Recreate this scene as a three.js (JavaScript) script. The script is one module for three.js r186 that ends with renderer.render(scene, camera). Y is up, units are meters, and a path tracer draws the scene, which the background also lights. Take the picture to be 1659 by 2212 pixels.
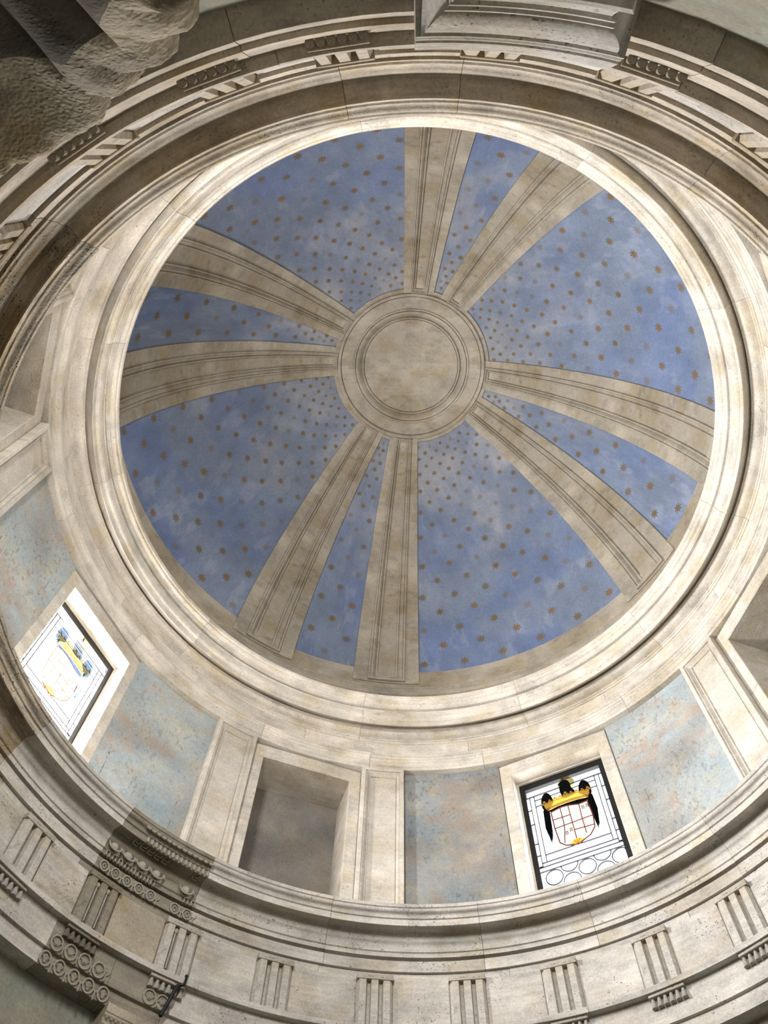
import * as THREE from 'three';
import { RectAreaLightUniformsLib } from 'three/addons/lights/RectAreaLightUniformsLib.js';
import { mergeGeometries, toCreasedNormals } from 'three/addons/utils/BufferGeometryUtils.js';
import { ImprovedNoise } from 'three/addons/math/ImprovedNoise.js';

// ------------------------------------------------------------------ camera, sky, light, exposure
RectAreaLightUniformsLib.init();
const scene = new THREE.Scene();
const EYE = 1.6;                                     // heights below are counted from the eye
const camera = new THREE.PerspectiveCamera(63.422, 1659 / 2212, 0.02, 200);
{
  const R = new THREE.Vector3(0.999753, 0.020426, -0.008769), U = new THREE.Vector3(0, 0.39449, 0.9189), B = new THREE.Vector3(0.022228, -0.918673, 0.394392);
  camera.quaternion.setFromRotationMatrix(new THREE.Matrix4().makeBasis(R, U, B));
  camera.position.set(-0.08557, EYE, 1.95544);
}
scene.add(camera);
const renderer = new THREE.WebGLRenderer({ antialias: true });
renderer.toneMapping = THREE.LinearToneMapping;
renderer.toneMappingExposure = 1.6;
renderer.shadowMap.enabled = true;
const SKY = 1.7;
scene.background = new THREE.Color(0.86, 0.93, 1.0).multiplyScalar(SKY);
const WIN_AXES = [25.5, -64.5, 115.5, -154.5];       // the four wide bays: a window above each
const DAY = [[17, 0.98, 0.99, 1.0], [150, 0.98, 0.99, 1.0], [9, 1.0, 0.985, 0.96], [40, 1.0, 0.985, 0.96]];
const rad = THREE.MathUtils.degToRad;
function P(phi, r, h) { const a = rad(phi); return new THREE.Vector3(r * Math.sin(a), h + EYE, -r * Math.cos(a)); }
WIN_AXES.forEach((ax, i) => {                        // daylight outside each drum window, the size of its opening
  const [k, r, g, b] = DAY[i], l = new THREE.RectAreaLight(new THREE.Color(r, g, b), k, 0.64, 1.2);
  l.position.copy(P(ax, 2.68, 4.31)); l.lookAt(P(ax, 0, 4.31)); l.castShadow = true; scene.add(l);
});
const DOORS = [[25.5, 0.5], [115.5, 0.3], [-64.5, 0.3]];   // daylight in the three openings of the lower storey
DOORS.forEach(([ax, k]) => {
  const l = new THREE.RectAreaLight(new THREE.Color(1, 0.98, 0.95), k, 1.1, 2.3);
  l.position.copy(P(ax, 2.95, -0.4)); l.lookAt(P(ax, 0, -0.2)); l.castShadow = true; scene.add(l);
});

// ------------------------------------------------------------------ names and tags
const used = {};
function numbered(n) { const k = used[n] = (used[n] ?? -1) + 1; return k ? `${n}_${String(k).padStart(3, '0')}` : n; }
function mark(o, label, category, group, kind) {
  if (label) o.userData.label = label;
  if (category) o.userData.category = category;
  if (group) o.userData.group = group;
  if (kind) o.userData.kind = kind;
  return o;
}
function group(name, phi = 0, r = 0, h = -EYE) { const g = new THREE.Group(); g.name = numbered(name); g.position.copy(P(phi, r, h)); g.rotation.y = -rad(phi); scene.add(g); return g; }
function part(name, geo, mat, parent) { const m = new THREE.Mesh(geo, mat); m.name = name; m.castShadow = m.receiveShadow = true; parent.add(m); return m; }
function rng(seed) { let s = seed >>> 0; return () => { s = (s + 0x6D2B79F5) | 0; let t = Math.imul(s ^ (s >>> 15), 1 | s); t = (t + Math.imul(t ^ (t >>> 7), 61 | t)) ^ t; return ((t ^ (t >>> 14)) >>> 0) / 4294967296; }; }

// ------------------------------------------------------------------ textures
const LAT = 256, lat = new Float32Array(LAT * LAT);
{ const q = rng(7); for (let i = 0; i < lat.length; i++) lat[i] = q(); }
function vn(x, y, px, py) {                          // value noise that repeats after px, py cells
  const xi = Math.floor(x), yi = Math.floor(y), fx = x - xi, fy = y - yi, ux = fx * fx * (3 - 2 * fx), uy = fy * fy * (3 - 2 * fy);
  const x0 = ((xi % px) + px) % px, x1 = (x0 + 1) % px, y0 = ((yi % py) + py) % py, y1 = (y0 + 1) % py;
  const a = lat[(y0 & 255) * LAT + (x0 & 255)], b = lat[(y0 & 255) * LAT + (x1 & 255)], c = lat[(y1 & 255) * LAT + (x0 & 255)], d = lat[(y1 & 255) * LAT + (x1 & 255)];
  return a + (b - a) * ux + (c - a) * uy + (a - b - c + d) * ux * uy;
}
function fbm(u, v, nx, ny, oct, off = 0) {           // u, v in 0..1, about 0..1
  let s = 0, a = 0.5, t = 0;
  for (let o = 0; o < oct; o++) { s += a * vn(u * nx + off * 17 * 1, v * ny + off * 31, nx, ny); t += a; a *= 0.55; nx = Math.min(nx * 2, 256); ny = Math.min(ny * 2, 256); u = u; }
  return s / t;
}
const sm = (a, b, x) => { const t = Math.min(1, Math.max(0, (x - a) / (b - a))); return t * t * (3 - 2 * t); };
const mix = (a, b, t) => a + (b - a) * t;
function paint(w, h, f, srgb = true) {
  const d = new Uint8Array(w * h * 4);
  for (let y = 0; y < h; y++) for (let x = 0; x < w; x++) {
    const c = f(x / w, y / h, x, y), k = (y * w + x) * 4;
    d[k] = Math.max(0, Math.min(255, c[0])); d[k + 1] = Math.max(0, Math.min(255, c[1])); d[k + 2] = Math.max(0, Math.min(255, c[2])); d[k + 3] = 255;
  }
  const t = new THREE.DataTexture(d, w, h, THREE.RGBAFormat);
  t.wrapS = t.wrapT = THREE.RepeatWrapping; t.magFilter = t.minFilter = THREE.LinearFilter; t.colorSpace = srgb ? THREE.SRGBColorSpace : THREE.NoColorSpace; t.needsUpdate = true;
  return t;
}
function pitField(u, v, nx, ny, off, thr) { return sm(thr, thr + 0.07, fbm(u, v, nx, ny, 2, off)) * sm(0.5, 0.68, fbm(u, v, 9, 11, 4, off + 2)); }
// dressed stone: fine grain, bedding streaks along the ring, small pits, warm and grey stains
function stoneColour(tint, streak, pits, stain) {
  return paint(1024, 1024, (u, v) => {
    const m = fbm(u, v, 6, 8, 5, 1), s = fbm(u, v, 7, 70, 3, 2), g = fbm(u, v, 200, 200, 2, 3), p = Math.min(1, pitField(u, v, 150, 250, 4, 0.735) * pits), w = sm(0.48, 0.72, fbm(u, v, 7, 9, 5, 5)) * stain, k = sm(0.52, 0.74, fbm(u, v, 11, 16, 5, 12)) * stain;
    let L = 1 + (m - 0.5) * 0.3 + (s - 0.5) * streak + (g - 0.5) * 0.16; L *= 1 - 0.5 * p - 0.13 * k;
    return [tint[0] * L * (1 - 0.05 * w), tint[1] * L * (1 - 0.09 * w), tint[2] * L * (1 - 0.18 * w)];
  });
}
function stoneBump(streak, pits) {
  return paint(1024, 1024, (u, v) => {
    const s = fbm(u, v, 7, 70, 3, 2), g = fbm(u, v, 200, 200, 2, 3), m = fbm(u, v, 24, 24, 3, 8), p = pitField(u, v, 150, 250, 4, 0.735) * pits;
    const h = 190 * (0.62 + (s - 0.5) * streak + (g - 0.5) * 0.3 + (m - 0.5) * 0.3 - 0.45 * Math.min(1, p));
    return [h, h, h];
  }, false);
}
const bumpFine = stoneBump(0.25, 0.6), bumpRough = stoneBump(0.6, 1.6), bumpShell = stoneBump(0.0, 0.5);
function stoneMat(tint, { streak = 0.2, pits = 0.5, stain = 0.5, bump = bumpFine, depth = 0.004, rough = 0.82 } = {}) {
  const map = stoneColour(tint, streak, pits, stain);
  return new THREE.MeshStandardMaterial({ map, bumpMap: bump, bumpScale: depth, roughness: rough });
}
const M = {};
M.cream = stoneMat([192, 186, 176], { streak: 0.1, stain: 0.6 });
M.stone = stoneMat([178, 173, 166], { streak: 0.16, pits: 0.8, stain: 0.6 });
M.pale = stoneMat([192, 186, 176], { streak: 0.08, pits: 0.25, stain: 0.4, depth: 0.002 });
M.travertine = stoneMat([156, 146, 130], { streak: 0.5, pits: 1.8, stain: 1.4, bump: bumpRough, depth: 0.012 });
M.carved = stoneMat([132, 125, 112], { streak: 0.25, pits: 0.9, stain: 0.7, bump: bumpRough, depth: 0.005 });
M.ochre = stoneMat([156, 147, 130], { streak: 0.05, pits: 0.4, stain: 0.9, depth: 0.004 });
M.warm = stoneMat([172, 162, 147], { streak: 0.2, pits: 0.5, stain: 0.8 });  // for the near blocks: their low light and warm bounce put into the colour
M.relief = stoneMat([168, 162, 150], { streak: 0.15, pits: 0.6, stain: 0.7, depth: 0.003 });
M.shell = stoneMat([168, 157, 136], { streak: 0.2, pits: 0.5, stain: 1.2, bump: bumpShell, depth: 0.014 });
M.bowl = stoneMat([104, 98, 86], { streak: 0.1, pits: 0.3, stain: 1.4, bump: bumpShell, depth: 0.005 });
M.dome = stoneMat([160, 152, 138], { streak: 0.06, pits: 0.15, stain: 0.7, depth: 0.002, rough: 0.9 });
M.outside = new THREE.MeshStandardMaterial({ color: 0xb8ac98, roughness: 0.9 });
M.iron = new THREE.MeshStandardMaterial({ color: 0x0c0c0d, roughness: 0.55, metalness: 0.3 });
M.lead = new THREE.MeshStandardMaterial({ color: 0x16161c, roughness: 0.6, metalness: 0.4 });
const plasterBump = paint(512, 512, (u, v) => { const h = 255 * (fbm(u, v, 20, 20, 5, 3) * 0.7 + fbm(u, v, 90, 90, 2, 4) * 0.3); return [h, h, h]; }, false);
function plaster(seed, base, warm, k) {
  const map = paint(1024, 1024, (u, v) => {
    const m = fbm(u, v, 4, 5, 6, seed), g = fbm(u, v, 150, 150, 2, seed + 1), b = fbm(u, v, 7, 6, 5, seed + 2), o = sm(0.57, 0.72, fbm(u, v, 8, 9, 6, seed + 3)) * k, y = sm(0.54, 0.72, fbm(u, v, 9, 8, 6, seed + 4)) * k, sc = sm(0.62, 0.72, fbm(u, v, 70, 40, 3, seed + 5)) * sm(0.4, 0.65, fbm(u, v, 6, 6, 3, seed + 8)) * k;
    const L = 1 + (m - 0.5) * 0.42 + (g - 0.5) * 0.16, c = [base[0] * L, base[1] * L, base[2] * L], bl = (b - 0.5) * 34 * k;
    c[0] -= bl; c[2] += bl * 0.7;
    for (let i = 0; i < 3; i++) { c[i] = mix(c[i], warm[i] * L, 0.42 * o); c[i] = mix(c[i], [166, 156, 130][i] * L, 0.4 * y); c[i] *= 1 - 0.16 * sc; }
    return c;
  });
  return new THREE.MeshStandardMaterial({ map, bumpMap: plasterBump, bumpScale: 0.006, roughness: 0.92 });
}
M.fresco = plaster(11, [150, 155, 155], [168, 136, 112], 0.8);
M.fresco2 = plaster(23, [130, 131, 130], [144, 122, 102], 0.85);
M.niche = plaster(37, [118, 114, 108], [140, 124, 104], 0.35);
M.floor = stoneMat([88, 78, 68], { streak: 0.1 });
M.lower = plaster(51, [126, 124, 112], [128, 140, 122], 0.5);

// ------------------------------------------------------------------ geometry helpers
// a profile of [radius, height] points swept round the axis from a0 to a1 degrees; listed upwards on the side that faces the room
function sweep(pts, a0, a1, n, { closed = false, caps = closed, u0 = 0, wide = null } = {}) {
  const N = pts.length, E = closed ? N : N - 1, pos = [], nor = [], uv = [], idx = [], en = [];
  for (let j = 0; j < E; j++) { const a = pts[j], b = pts[(j + 1) % N], dr = b[0] - a[0], dh = b[1] - a[1], l = Math.hypot(dr, dh) || 1; en.push([-dh / l, dr / l, l]); }
  const soft = (j, k) => en[j][0] * en[k][0] + en[j][1] * en[k][1] > 0.8;
  let v = 0;
  for (let j = 0; j < E; j++) {
    const a = pts[j], b = pts[(j + 1) % N], pj = (j - 1 + E) % E, nj = (j + 1) % E;
    let na = en[j], nb = en[j];
    if ((closed || j > 0) && soft(pj, j)) na = [en[pj][0] + en[j][0], en[pj][1] + en[j][1]];
    if ((closed || j < E - 1) && soft(nj, j)) nb = [en[nj][0] + en[j][0], en[nj][1] + en[j][1]];
    const s = pos.length / 3;
    for (let i = 0; i <= n; i++) {
      const f0 = rad(a0 + (a1 - a0) * i / n);
      for (const [p, q, w] of [[a, na, v], [b, nb, v + en[j][2]]]) {
        const f = wide ? f0 * wide(p[0]) : f0, S = Math.sin(f), C = Math.cos(f);
        const l = Math.hypot(q[0], q[1]) || 1;
        pos.push(p[0] * S, p[1] + EYE, -p[0] * C); nor.push(q[0] / l * S, q[1] / l, -q[0] / l * C); uv.push(f * 2.3 / 1.3 + u0, w / 1.3 + u0 * 0.37);
      }
      if (i < n) { const k = s + i * 2; idx.push(k, k + 1, k + 3, k, k + 3, k + 2); }
    }
    v += en[j][2];
  }
  if (caps) {
    const tri = THREE.ShapeUtils.triangulateShape(pts.map((p) => new THREE.Vector2(p[0], p[1])), []);
    for (const [a, sg] of [[a0, -1], [a1, 1]]) {
      const f = rad(a), S = Math.sin(f), C = Math.cos(f), s = pos.length / 3;
      for (const p of pts) { const f = rad(a) * (wide ? wide(p[0]) : 1), S = Math.sin(f), C = Math.cos(f); pos.push(p[0] * S, p[1] + EYE, -p[0] * C); nor.push(sg * C, 0, sg * S); uv.push(p[0] / 1.3 + u0, p[1] / 1.3); }
      for (const t of tri) idx.push(s + t[0], s + t[1], s + t[2]);
    }
  }
  const g = new THREE.BufferGeometry();
  g.setAttribute('position', new THREE.Float32BufferAttribute(pos, 3)); g.setAttribute('normal', new THREE.Float32BufferAttribute(nor, 3)); g.setAttribute('uv', new THREE.Float32BufferAttribute(uv, 2));
  // wind each face as its normals point
  const p = pos, q = nor;
  for (let i = 0; i < idx.length; i += 3) {
    const [a, b, c] = [idx[i] * 3, idx[i + 1] * 3, idx[i + 2] * 3], ux = p[b] - p[a], uy = p[b + 1] - p[a + 1], uz = p[b + 2] - p[a + 2], vx = p[c] - p[a], vy = p[c + 1] - p[a + 1], vz = p[c + 2] - p[a + 2];
    if ((uy * vz - uz * vy) * q[a] + (uz * vx - ux * vz) * q[a + 1] + (ux * vy - uy * vx) * q[a + 2] < 0) { const t = idx[i + 1]; idx[i + 1] = idx[i + 2]; idx[i + 2] = t; }
  }
  g.setIndex(idx);
  return g;
}
// closed block: room-side profile plus a plain back at radius rb
const solid = (pts, rb) => [...pts, [rb, pts[pts.length - 1][1]], [rb, pts[0][1]]];
const box = (r0, r1, h0, h1, a0, a1, n = 2, u0 = 0) => sweep([[r0, h0], [r0, h1], [r1, h1], [r1, h0]], a0, a1, n, { closed: true, u0 });
const curve = (r0, h0, r1, h1, kind, n = 6) => {     // moulding curves: 'ovolo' bulges, 'cove' hollows, 'cyma' both
  const o = [];
  for (let i = 0; i <= n; i++) {
    const t = i / n;
    if (kind === 'ovolo') o.push([r0 + (r1 - r0) * (Math.sin(t * Math.PI / 2)), h0 + (h1 - h0) * (1 - Math.cos(t * Math.PI / 2))]);
    else if (kind === 'cove') o.push([r0 + (r1 - r0) * (1 - Math.cos(t * Math.PI / 2)), h0 + (h1 - h0) * Math.sin(t * Math.PI / 2)]);
    else o.push([r0 + (r1 - r0) * (t - Math.sin(t * Math.PI * 2) / 9), h0 + (h1 - h0) * (t + Math.sin(t * Math.PI * 2) / 9)]);
  }
  return o;
};
function rebase(geo, r, h) { geo.translate(0, -(h + EYE), r); return geo; }   // from the axis to a thing's base at radius r on its own azimuth
// nested frames: loops of {i: side inset, b: bottom inset, t: top inset, o: offset}, mapped by at(s, t, o), s and t from 0 to 1
function frames(loops, at, N, K) {
  const ring = ({ i, b, t, o }) => {
    const out = [];
    for (let k = 0; k < N; k++) out.push([i, b + (1 - b - t) * k / N, o]);
    for (let k = 0; k < K; k++) out.push([i + (1 - 2 * i) * k / K, 1 - t, o]);
    for (let k = 0; k < N; k++) out.push([1 - i, 1 - t - (1 - b - t) * k / N, o]);
    for (let k = 0; k < K; k++) out.push([1 - i - (1 - 2 * i) * k / K, b, o]);
    return out.map(([s, q, f]) => at(s, q, f));
  };
  const strip = (l0, l1) => {
    const a = ring(l0), b = ring(l1), pos = [], uv = [], n = a.length;
    const put = (...q) => { for (const [p, u] of q) { pos.push(p.x, p.y, p.z); uv.push(u[0], u[1]); } };
    for (let k = 0; k < n; k++) {
      const m = (k + 1) % n, U = (p) => [p.v.uv[0], p.v.uv[1]];
      put([a[k].p, U({ v: a[k] })], [a[m].p, U({ v: a[m] })], [b[m].p, U({ v: b[m] })], [a[k].p, U({ v: a[k] })], [b[m].p, U({ v: b[m] })], [b[k].p, U({ v: b[k] })]);
    }
    return raw(pos, uv);
  };
  const fill = (l, C) => {
    const pos = [], uv = [], { i, b, t, o } = l;
    for (let k = 0; k < N; k++) for (let c = 0; c < C; c++) {
      const q = [[c, k], [c, k + 1], [c + 1, k + 1], [c + 1, k]].map(([cc, kk]) => at(i + (1 - 2 * i) * cc / C, b + (1 - b - t) * kk / N, o));
      for (const w of [0, 1, 2, 0, 2, 3]) { pos.push(q[w].p.x, q[w].p.y, q[w].p.z); uv.push(...q[w].uv); }
    }
    return raw(pos, uv);
  };
  return { strips: (a, b) => toCreasedNormals(mergeGeometries(loops.slice(a, b).map((l, k) => strip(l, loops[a + k + 1]))), 0.5), fill: (k, C = 4) => toCreasedNormals(fill(loops[k], C), 0.5) };
}
function raw(pos, uv) { const g = new THREE.BufferGeometry(); g.setAttribute('position', new THREE.Float32BufferAttribute(pos, 3)); g.setAttribute('uv', new THREE.Float32BufferAttribute(uv, 2)); g.computeVertexNormals(); return g; }
function bevelBox(x0, x1, y0, y1, z0, z1, b = 0.003) {            // a straight block with chamfered edges
  const s = new THREE.Shape(); const X0 = x0 + b, X1 = x1 - b, Y0 = y0 + b, Y1 = y1 - b;
  s.moveTo(X0, Y0); s.lineTo(X1, Y0); s.lineTo(X1, Y1); s.lineTo(X0, Y1); s.closePath();
  const g = new THREE.ExtrudeGeometry(s, { depth: z1 - z0 - 2 * b, bevelEnabled: true, bevelThickness: b, bevelSize: b, bevelSegments: 1, steps: 1 });
  g.translate(0, 0, z0 + b); const p = g.attributes.position, u = g.attributes.uv, n = g.attributes.normal;
  for (let i = 0; i < p.count; i++) { const ax = Math.abs(n.getX(i)), ay = Math.abs(n.getY(i)); u.setXY(i, (ax > 0.7 ? p.getZ(i) : p.getX(i)) / 1.3, (ay > 0.7 ? p.getZ(i) : p.getY(i)) / 1.3); }
  return g;
}

// ------------------------------------------------------------------ the dome
const HC = 5.85, RD = 2.48, E0 = 13.5, E1 = 71.8;   // centre height and radius of the dome; the blue fields run from E0 to E1 degrees up
const halfRib = (r) => THREE.MathUtils.radToDeg(Math.asin((0.143 + (r - 0.75) * 0.0939) / r));
const RIBS = [-5.55, -33.4, 56.6, 84.35, 146.6, 174.45, -95.6, -123.4];
const SPH = (phi, e, R) => P(phi, R * Math.cos(rad(e)), HC + R * Math.sin(rad(e)));
const ceiling = mark(group('ceiling'), 'plastered dome with blue starry fields between its stone ribs', 'dome', null, 'structure');
{
  const arc = []; for (let e = 0; e <= 90; e += 3) arc.push([2.58 * Math.cos(rad(e)) + 1e-4, HC + 2.58 * Math.sin(rad(e))]);
  part('dome_shell', sweep([[2.58, 5.5], ...arc], -180, 180, 96), M.dome, ceiling);
  const band = []; for (let e = 9; e <= 13.5; e += 1.5) band.push([2.480 * Math.cos(rad(e)), HC + 2.480 * Math.sin(rad(e))]);
  part('plain_band', sweep([...band, [2.50 * Math.cos(rad(13.5)), HC + 2.5 * Math.sin(rad(13.5))], [2.52, HC + 0.3]], -180, 180, 144, { closed: true, caps: false }), M.dome, ceiling);
  part('springing_moulding', sweep([[2.475, 5.66], [2.475, 6.07], [2.452, 6.075], [2.452, 6.105], ...curve(2.468, 6.112, 2.44, 6.15, 'cyma', 5), [2.434, 6.155], [2.434, 6.185], [2.446, 6.19], [2.446, 6.215], [2.438, 6.22], [2.438, 6.238], [2.5, 6.25]], -180, 180, 144), M.dome, ceiling);
}
function stars(wide) {                               // [across, elevation, size in metres]
  const A = [15.8, 25.1, 33.5, 41.3, 48.4, 54.6, 59.7, 63.8, 67.4, 70.3], B = [20.7, 29.6, 37.6, 44.9, 51.5, 57.1, 61.8, 65.7, 68.8], out = [];
  const cols = wide ? [0.032, 0.122, 0.215, 0.307, 0.4, 0.49, 0.582, 0.675, 0.77, 0.86, 0.95] : [0.165, 0.48, 0.8];
  cols.forEach((t, k) => { for (const e of ((k % 2 === 0) === wide ? A : B)) { const r = RD * Math.cos(rad(e)), tt = !wide && k > 0 && e > 52 ? t - (e - 52) * (k === 2 ? 0.0095 : 0.003) : t; out.push([tt, e, 0.042 + (r - 0.8) * 0.031]); } });
  return out;
}
function blueMap(seed, wide, phi0, phi1) {
  const W = wide ? 1024 : 384, H = 1280, q = rng(seed), de = rad(E1 - E0), list = stars(wide).map(([t, e, s]) => ({ t: t + (q() - 0.5) * 0.008, e: e + (q() - 0.5) * 0.25, s: s * (0.93 + q() * 0.14), a: q() * 6.28, k: q() < 0.2 ? 0.45 : 0.78 + q() * 0.22, r: q() }));
  const ink = new Float32Array(W * H * 2);
  for (const st of list) {
    const r = RD * Math.cos(rad(st.e)), wm = (rad(phi1 - phi0) * r - 2 * (0.143 + (r - 0.75) * 0.0939)), cx = st.t * W, cy = (st.e - E0) / (E1 - E0) * H, mx = wm / W, my = RD * de / H, R = st.s / 2;
    for (let y = Math.max(0, Math.floor(cy - R / my - 2)); y < Math.min(H, cy + R / my + 2); y++) for (let x = Math.max(0, Math.floor(cx - R / mx - 2)); x < Math.min(W, cx + R / mx + 2); x++) {
      const dx = (x - cx) * mx, dy = (y - cy) * my, d = Math.hypot(dx, dy), th = Math.atan2(dy, dx) + st.a, ph = Math.abs(((th / (Math.PI / 4)) % 1 + 1) % 1 - 0.5) * 2;
      const edge = R * mix(0.5, 1.06, ph ** 1.2), a = sm(edge + 0.0022, edge - 0.0022, d) * st.k;
      if (a > ink[(y * W + x) * 2]) { ink[(y * W + x) * 2] = a; ink[(y * W + x) * 2 + 1] = st.r; }
    }
  }
  return paint(W, H, (u, v, x, y) => {
    const U = 0.5 + (u - 0.5) * (wide ? 0.8 : 0.36) * Math.cos(rad(E0 + v * (E1 - E0))), n = fbm(U, v, 9, 9, 6, seed), f = fbm(U, v, 5, 5, 5, seed + 3), st = fbm(U, v, 40, 14, 3, seed + 5), g = fbm(U, v, 200, 200, 2, seed + 7), w = fbm(U, v, 18, 9, 5, seed + 9);
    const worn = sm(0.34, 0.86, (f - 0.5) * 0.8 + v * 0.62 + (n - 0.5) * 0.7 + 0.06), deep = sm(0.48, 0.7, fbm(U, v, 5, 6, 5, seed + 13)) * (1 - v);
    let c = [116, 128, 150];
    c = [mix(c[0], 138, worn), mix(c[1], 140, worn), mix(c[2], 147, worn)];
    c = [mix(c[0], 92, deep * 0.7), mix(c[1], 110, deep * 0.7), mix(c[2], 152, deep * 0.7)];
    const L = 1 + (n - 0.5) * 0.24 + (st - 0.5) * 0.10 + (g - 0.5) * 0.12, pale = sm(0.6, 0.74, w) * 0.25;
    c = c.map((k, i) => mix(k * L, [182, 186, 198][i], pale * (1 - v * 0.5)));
    const a = ink[(y * W + x) * 2] * (0.72 + 0.4 * g), hue = ink[(y * W + x) * 2 + 1], s = [mix(100, 118, hue), mix(88, 92, hue), mix(66, 64, hue)];
    return [mix(c[0], s[0], a), mix(c[1], s[1], a), mix(c[2], s[2], a)];
  });
}
[[0, 2], [2, 3], [3, 4], [4, 5], [5, 7], [7, 6], [6, 1], [1, 0]].forEach(([a, b], k) => {
  let p0 = RIBS[a], p1 = RIBS[b]; if (p1 < p0) p1 += 360;
  const wide = p1 - p0 > 40, nx = wide ? 24 : 8, ny = 36, pos = [], uv = [], nor = [], idx = [], R = 2.488;
  for (let j = 0; j <= ny; j++) for (let i = 0; i <= nx; i++) {
    const e = mix(E0 - 0.3, E1 + 0.3, j / ny), r = RD * Math.cos(rad(e)), L = p0 + halfRib(r), Q = p1 - halfRib(r), p = SPH(mix(L, Q, mix(-0.004, 1.004, i / nx)), e, R);
    pos.push(p.x, p.y, p.z); uv.push(i / nx, Math.min(0.999, Math.max(0.001, (e - E0) / (E1 - E0)))); nor.push(-p.x / R, -(p.y - HC - EYE) / R, -p.z / R);
    if (i < nx && j < ny) { const s = j * (nx + 1) + i; idx.push(s, s + nx + 2, s + nx + 1, s, s + 1, s + nx + 2); }
  }
  const g = new THREE.BufferGeometry(); g.setAttribute('position', new THREE.Float32BufferAttribute(pos, 3)); g.setAttribute('normal', new THREE.Float32BufferAttribute(nor, 3)); g.setAttribute('uv', new THREE.Float32BufferAttribute(uv, 2)); g.setIndex(idx);
  const map = blueMap(100 + k * 40, wide, p0, p1); map.wrapS = map.wrapT = THREE.ClampToEdgeWrapping;
  part('blue_field', g, new THREE.MeshStandardMaterial({ map, bumpMap: plasterBump, bumpScale: 0.002, roughness: 0.93 }), ceiling);
});
{ // ribs: one built with its parts, the rest copies
  const b0 = 10, b1 = 72.6, Ls = RD * rad(b1 - b0), at = (s, t, o) => {
    const e = mix(b0, b1, t), r = RD * Math.cos(rad(e)), w = halfRib(r), p = SPH((s * 2 - 1) * w, e, o);
    return { p: p.add(new THREE.Vector3(0, -(6.28 + EYE), 2.442)), uv: [(s * 2 - 1) * rad(w) * r / 1.3, rad(e) * RD / 1.3] };
  };
  const L = [[0, 0, 2.4975], [0, 0, 2.470], [0.215, 0.012, 2.470], [0.219, 0.014, 2.449], [0.248, 0.028, 2.449], [0.251, 0.029, 2.462], [0.262, 0.033, 2.456], [0.285, 0.040, 2.455], [0.306, 0.047, 2.464], [0.330, 0.055, 2.482], [0.333, 0.057, 2.470], [0.360, 0.068, 2.471], [0.364, 0.070, 2.492]];
  const f = frames(L.map(([i, g, o]) => ({ i, b: g * 1.25 / Ls, t: g * 0.55 / Ls, o })), at, 44, 3);
  const where = ['lowest rib of the dome, right of the bottom pair', 'lower left rib of the bottom pair, above the blind niche', 'lower rib of the right hand pair, ending at the lower right', 'upper rib of the right hand pair', 'right rib of the top pair, slanting to the upper right', 'left rib of the top pair, almost upright', 'lower rib of the left hand pair, almost level', 'upper rib of the left hand pair'];
  let first;
  RIBS.forEach((phi, k) => {
    let o;
    if (!first) { o = first = group('dome_rib'); part('plain_border', f.strips(0, 2), M.dome, o); part('moulding', f.strips(2, 12), M.dome, o); part('sunk_panel', f.fill(12), M.dome, o); }
    else { o = first.clone(); o.name = numbered('dome_rib'); scene.add(o); }
    o.position.copy(P(phi, 2.442, 6.28)); o.rotation.y = -rad(phi);
    mark(o, 'stone ' + where[k], 'rib', 'paired ribs of the dome');
  });
}
{ // the round boss at the crown
  const c = mark(group('dome_medallion', 0, 0, 8.1), 'round plain stone medallion with ringed mouldings at the crown of the dome', 'medallion');
  const on = (r, R) => [r, HC + Math.sqrt(R * R - r * r)], dn = (g) => g.translate(0, -(8.1 + EYE), 0);
  const S = (list) => { const g = dn(sweep(list.map(([r, R]) => on(r, R)).reverse(), -180, 180, 96)), p = g.attributes.position; for (let i = 0; i < p.count; i++) g.attributes.uv.setXY(i, p.getX(i) / 1.3 + 0.2, p.getZ(i) / 1.3 + 0.4); return g; };
  part('disc', S([[0.0001, 2.478], [0.1, 2.478], [0.2, 2.478], [0.3, 2.478], [0.4, 2.478], [0.470, 2.478], [0.474, 2.490]]), M.dome, c);
  part('inner_moulding', S([[0.474, 2.490], [0.478, 2.468], [0.490, 2.466], [0.494, 2.478], [0.50, 2.492], [0.512, 2.480], [0.527, 2.462], [0.542, 2.454], [0.555, 2.455], [0.559, 2.472], [0.564, 2.458], [0.58, 2.456], [0.583, 2.468]]), M.dome, c);
  part('flat_ring', S([[0.583, 2.468], [0.63, 2.468], [0.698, 2.468], [0.701, 2.486], [0.705, 2.452], [0.714, 2.446], [0.733, 2.449], [0.737, 2.4735], [0.755, 2.4735], [0.778, 2.4735], [0.7785, 2.4975]]), M.dome, c);
}

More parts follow.
